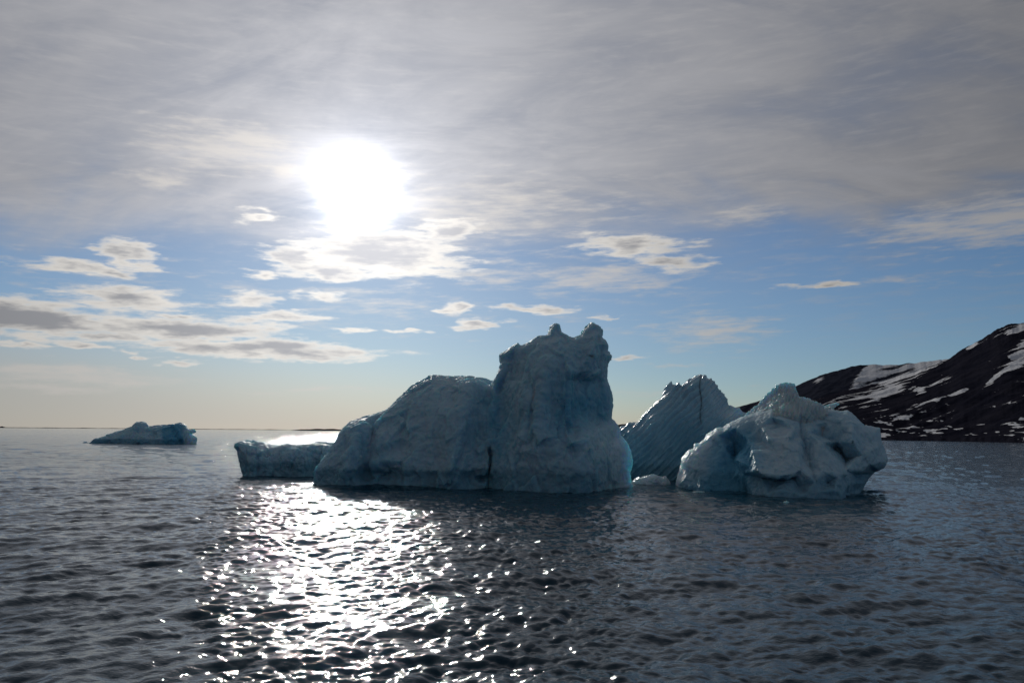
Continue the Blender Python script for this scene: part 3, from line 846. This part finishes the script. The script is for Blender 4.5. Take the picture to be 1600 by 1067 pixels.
# ---- rounded iceberg in front, on the right
def build_rounded():
    e = empty('iceberg', (37.0, 92.0, 0))
    tag(e, 'rounded melting iceberg of pale lumps and a glinting crest, nearest on the right', 'iceberg', 'icebergs drifting in the bay')
    out = [(1050, 830), (1056, 757), (1058, 745), (1063.6, 729.6), (1065, 717), (1070, 711), (1075, 704), (1084, 701), (1085, 694), (1092, 693), (1101, 686.5), (1104, 680), (1115, 672), (1119, 668), (1130, 668), (1138, 662), (1147, 658), (1158, 653), (1167, 650),
           (1180, 646), (1190, 642), (1200, 642), (1208, 639), (1218, 645), (1232, 652), (1246, 650), (1262, 645), (1280, 643), (1297, 641), (1312, 643), (1325, 641), (1329, 645), (1337, 652), (1345, 660), (1351, 665), (1362, 667), (1374, 669), (1375.6, 681), (1377, 692), (1382, 704),
           (1386, 718), (1382, 730), (1366, 737), (1356, 747), (1350, 758), (1345, 768), (1345, 830)]
    D = [(1040, 745, 107), (1055, 717, 107), (1075, 685, 106), (1095, 675, 106), (1125, 655, 105), (1167, 638, 104), (1208, 628, 103.5), (1040, 840, 106), (1100, 840, 98), (1160, 840, 96.5), (1180, 840, 92.5), (1200, 840, 90), (1256, 840, 89.5), (1314, 840, 90), (1365, 840, 96),
         (1090, 735, 102), (1100, 764, 99.2), (1130, 700, 102.5), (1110, 690, 104), (1120, 730, 100.5), (1148, 690, 104.0), (1148, 712, 104.2), (1145, 745, 99), (1158, 766, 97.6), (1075, 740, 104.5), (1120, 680, 103.5), (1150, 668, 102),
         (1205, 650, 100), (1190, 665, 99.2), (1170, 688, 99.6), (1159, 703, 102.4), (1180, 655, 101.5),
         (1153, 719, 96.5), (1178, 708, 94.2), (1200, 685, 95.4), (1227, 657, 97.5), (1213, 661, 100.3), (1188, 688, 99.0), (1165, 708, 98.6), (1147, 722, 101.5), (1160, 740, 96.6),
         (1184, 735, 91.3), (1172, 728, 94.4), (1205, 728, 92.2), (1235, 725, 91.5), (1230, 690, 93.8), (1212, 705, 93.6), (1248, 700, 93.4), (1252, 735, 91.2), (1240, 672, 96.2),
         (1190, 741, 90.9), (1215, 745, 90.4), (1240, 740, 90.9), (1190, 746, 93.4), (1213, 750, 93.6), (1238, 746, 93.0), (1176, 770, 93.2), (1199, 773, 90.5), (1222, 766, 90.0), (1240, 765, 90.6), (1247, 760, 92.2), (1256, 772, 90),
         (1251, 680, 98.8), (1258, 700, 97.2), (1267, 730, 94.6), (1262, 673, 97.6), (1280, 690, 95.0), (1300, 715, 93.2), (1320, 735, 92.8), (1272, 712, 94.2), (1284, 735, 91.8), (1275, 755, 90.6),
         (1284, 684, 100.4), (1308, 704, 100.6), (1322, 720, 99.4), (1306, 690, 98.6), (1293, 754, 92.8), (1282, 768, 90.2), (1303, 766, 90.2), (1314, 773, 90.5), (1330, 752, 93.8), (1310, 745, 92.0),
         (1262, 632, 103), (1290, 660, 100), (1325, 634, 102), (1331, 665, 96.6), (1331, 690, 94.8), (1333, 722, 94.4), (1300, 677, 99.2), (1285, 670, 100.8), (1310, 655, 99.2), (1250, 658, 101.5), (1270, 662, 100.2), (1232, 650, 102.5),
         (1360, 655, 99.5), (1390, 665, 100.5), (1390, 690, 99.5), (1400, 718, 99), (1352, 690, 97.2), (1355, 705, 95.9), (1360, 725, 96.2), (1345, 712, 95.8), (1380, 740, 99),
         (1366, 739, 101), (1340, 735, 95.0), (1340, 741, 99.5), (1352, 755, 98.8), (1337, 765, 97)]
    view_part('body', out, D, 113.0, e, ICE_FRONT, 0.11, rough_ice(0.13, (1.5, 1.5, 2.0), 0.05, 1.2, 0.12, 3.5, 0.06), rim=1.6,
              blue=lambda px, py, p, n: 1.6 * gauss(px, py, 1140, 715, 34, 40) + 0.5 * smooth(py, 720, 770) * smooth(px, 1180, 1150),
              clear=lambda px, py, p, n: 0.8 * smooth(px + (py - 700) * 0.8, 1125, 1080) + 0.2 * smooth(px + (py - 700) * 0.8, 1165, 1110),  # backlit glow of the left flank, painted as a paler colour
              thin=lambda X, Y: 1 - 0.88 * smooth(X + (Y - 700) * 0.8, 1150, 1085))
    crest = [(1155, 690), (1157, 655), (1167, 643), (1178.6, 635), (1186, 630), (1193, 621), (1200, 613), (1207, 606), (1213, 601), (1219, 599.7), (1225, 598), (1230, 597), (1237, 598), (1243, 600), (1245, 612), (1250.5, 620), (1258, 621), (1265, 622),
             (1275, 630), (1279, 637), (1287, 634), (1296.5, 631), (1306, 629), (1312, 631), (1300, 640), (1300, 690)]
    def cdet(p, n, px, py):
        c = fbm(np.stack([px / 5.0 + py / 30.0, py / 45.0, p[:, 1] / 4], 1), 3, ridged=True)
        return 0.55 * (c - 0.55) + rough_ice(0.14, (1.2, 1.2, 1.6), 0.12, 0.8, 0.15, 3.0, 0.10)(p, n, px, py)
    ice_part('glinting_crest', slab(crest, 107.5, 1.4, 2.2, lambda X, Y: 5.5 * smooth(Y, 596, 652), None, 1.2), e, ICE_WET, 0.105, cdet, edge=0.3,
             clear=lambda px, py, p, n: 0.8 * gauss(px, py, 1232, 640, 20, 11) + 0.25)  # pale tint stands in for light shining through the crest
build_rounded()

# ---- low iceberg far off on the left
def build_far():
    e = empty('iceberg', (-168.0, 372.0, 0))
    tag(e, 'low distant iceberg with a wedge-shaped back and blue-green end', 'iceberg', 'icebergs drifting in the bay')
    out = [(146, 693), (155, 688), (166.5, 680), (180, 675.5), (196, 671), (209, 666.5), (212.6, 662), (217, 660), (222, 659.6), (228, 662.5), (229.5, 666), (247.5, 665.5), (260, 665), (272, 663), (276, 661), (281, 660), (287, 663), (292.5, 670), (297, 672), (304, 671.5), (306, 674.5), (299, 677.6), (309, 684), (308, 693)]
    ice_part('body', slab(out, 372.0, 9.0, 8.0, lambda X, Y: 3.0 * smooth(Y, 668, 690) + 1.5 * seg(X, Y, 165, 688, 205, 682, 5) - 1.0 * seg(X, Y, 255, 670, 250, 692, 5), lambda X, Y: 1 - 0.75 * smooth(X, 285, 298)), e, ICE_MAIN, 0.34,
             rough_ice(0.8, (6, 6, 6), 0.5, 3.5, 1.0, 12.0, 0.3), blue=lambda px, py, p, n: 1.0 * smooth(px, 248, 262), clear=lambda px, py, p, n: smooth(px, 282, 296))  # right end painted paler for the light coming through it
    e2 = empty('ice_floe', (-200.0, 372.0, 0))
    tag(e2, 'tiny low floe just left of the distant wedge-backed iceberg', 'ice floe')
    ice_part('body', slab([(129, 693), (131, 690.5), (135, 690), (139, 692), (141, 693.2)], 370.0, 2.0, 1.5), e2, ICE_MAIN, 0.2, rough_ice(0.3, (3, 3, 3), 0.2, 2, 0.3, 4, 0.1), sink=0.8)
build_far()

# ---- small pieces afloat
def build_bits():
    o = ice_part('growler', slab([(988, 752), (992, 748), (1000, 746), (1008, 744.5), (1016, 742), (1022, 741.5), (1029, 744), (1034, 746), (1039, 743.5), (1042, 747), (1046, 753)], 109.0, 1.8, 1.4), None, ICE_WET, 0.07,
                 rough_ice(0.16, (0.9, 0.9, 0.9), 0.12, 0.7, 0.15, 1.5, 0.06), sink=0.8)
    tag(o, 'low glassy lump of ice afloat between the castle and pointed icebergs', 'ice chunk')
    for px, py, w, lab in ((1229, 786, 0.30, 'small white ice chunk floating before the rounded iceberg'),
                           (1092, 770, 0.75, 'thin flat ice sliver at the foot of the rounded iceberg on its blue left side'),
                           (640, 752, 1.1, 'thin ice sliver on dark water below the castle iceberg'),
                           (74, 669.6, 3.0, 'far white speck of ice near the horizon at left')):
        d = ray(px, py); s_ = CAM_H / -d.z; c = Vector((0, 0, CAM_H)) + d * s_
        v, q = [], []
        n1, n2 = 18, 9
        for i in range(n2 + 1):
            th = math.pi * i / n2
            for j in range(n1):
                ph = 2 * math.pi * j / n1
                v.append((math.sin(th) * math.cos(ph), math.sin(th) * math.sin(ph), math.cos(th)))
        for i in range(n2):
            for j in range(n1):
                q.append((i * n1 + j, (i + 1) * n1 + j, (i + 1) * n1 + (j + 1) % n1, i * n1 + (j + 1) % n1))
        v = np.array(v); k = 1 + 0.35 * facets(v * 1.3 + px, 2)[0] + 0.3 * fbm(v * 1.7 + px, 3)
        v = v * k[:, None] * np.array([w, w * 0.6, w * (0.5 if w < 0.5 else 0.22)])
        v[:, 2] += 0.06
        o = mesh_obj('ice_chunk', v, q, ICE_WET, loc=c)
        attr(o, 'blue', np.zeros(len(v))); attr(o, 'dirt', np.zeros(len(v))); attr(o, 'clear', np.zeros(len(v)))
        tag(o, lab, 'ice chunk')
build_bits()
#--MORE--
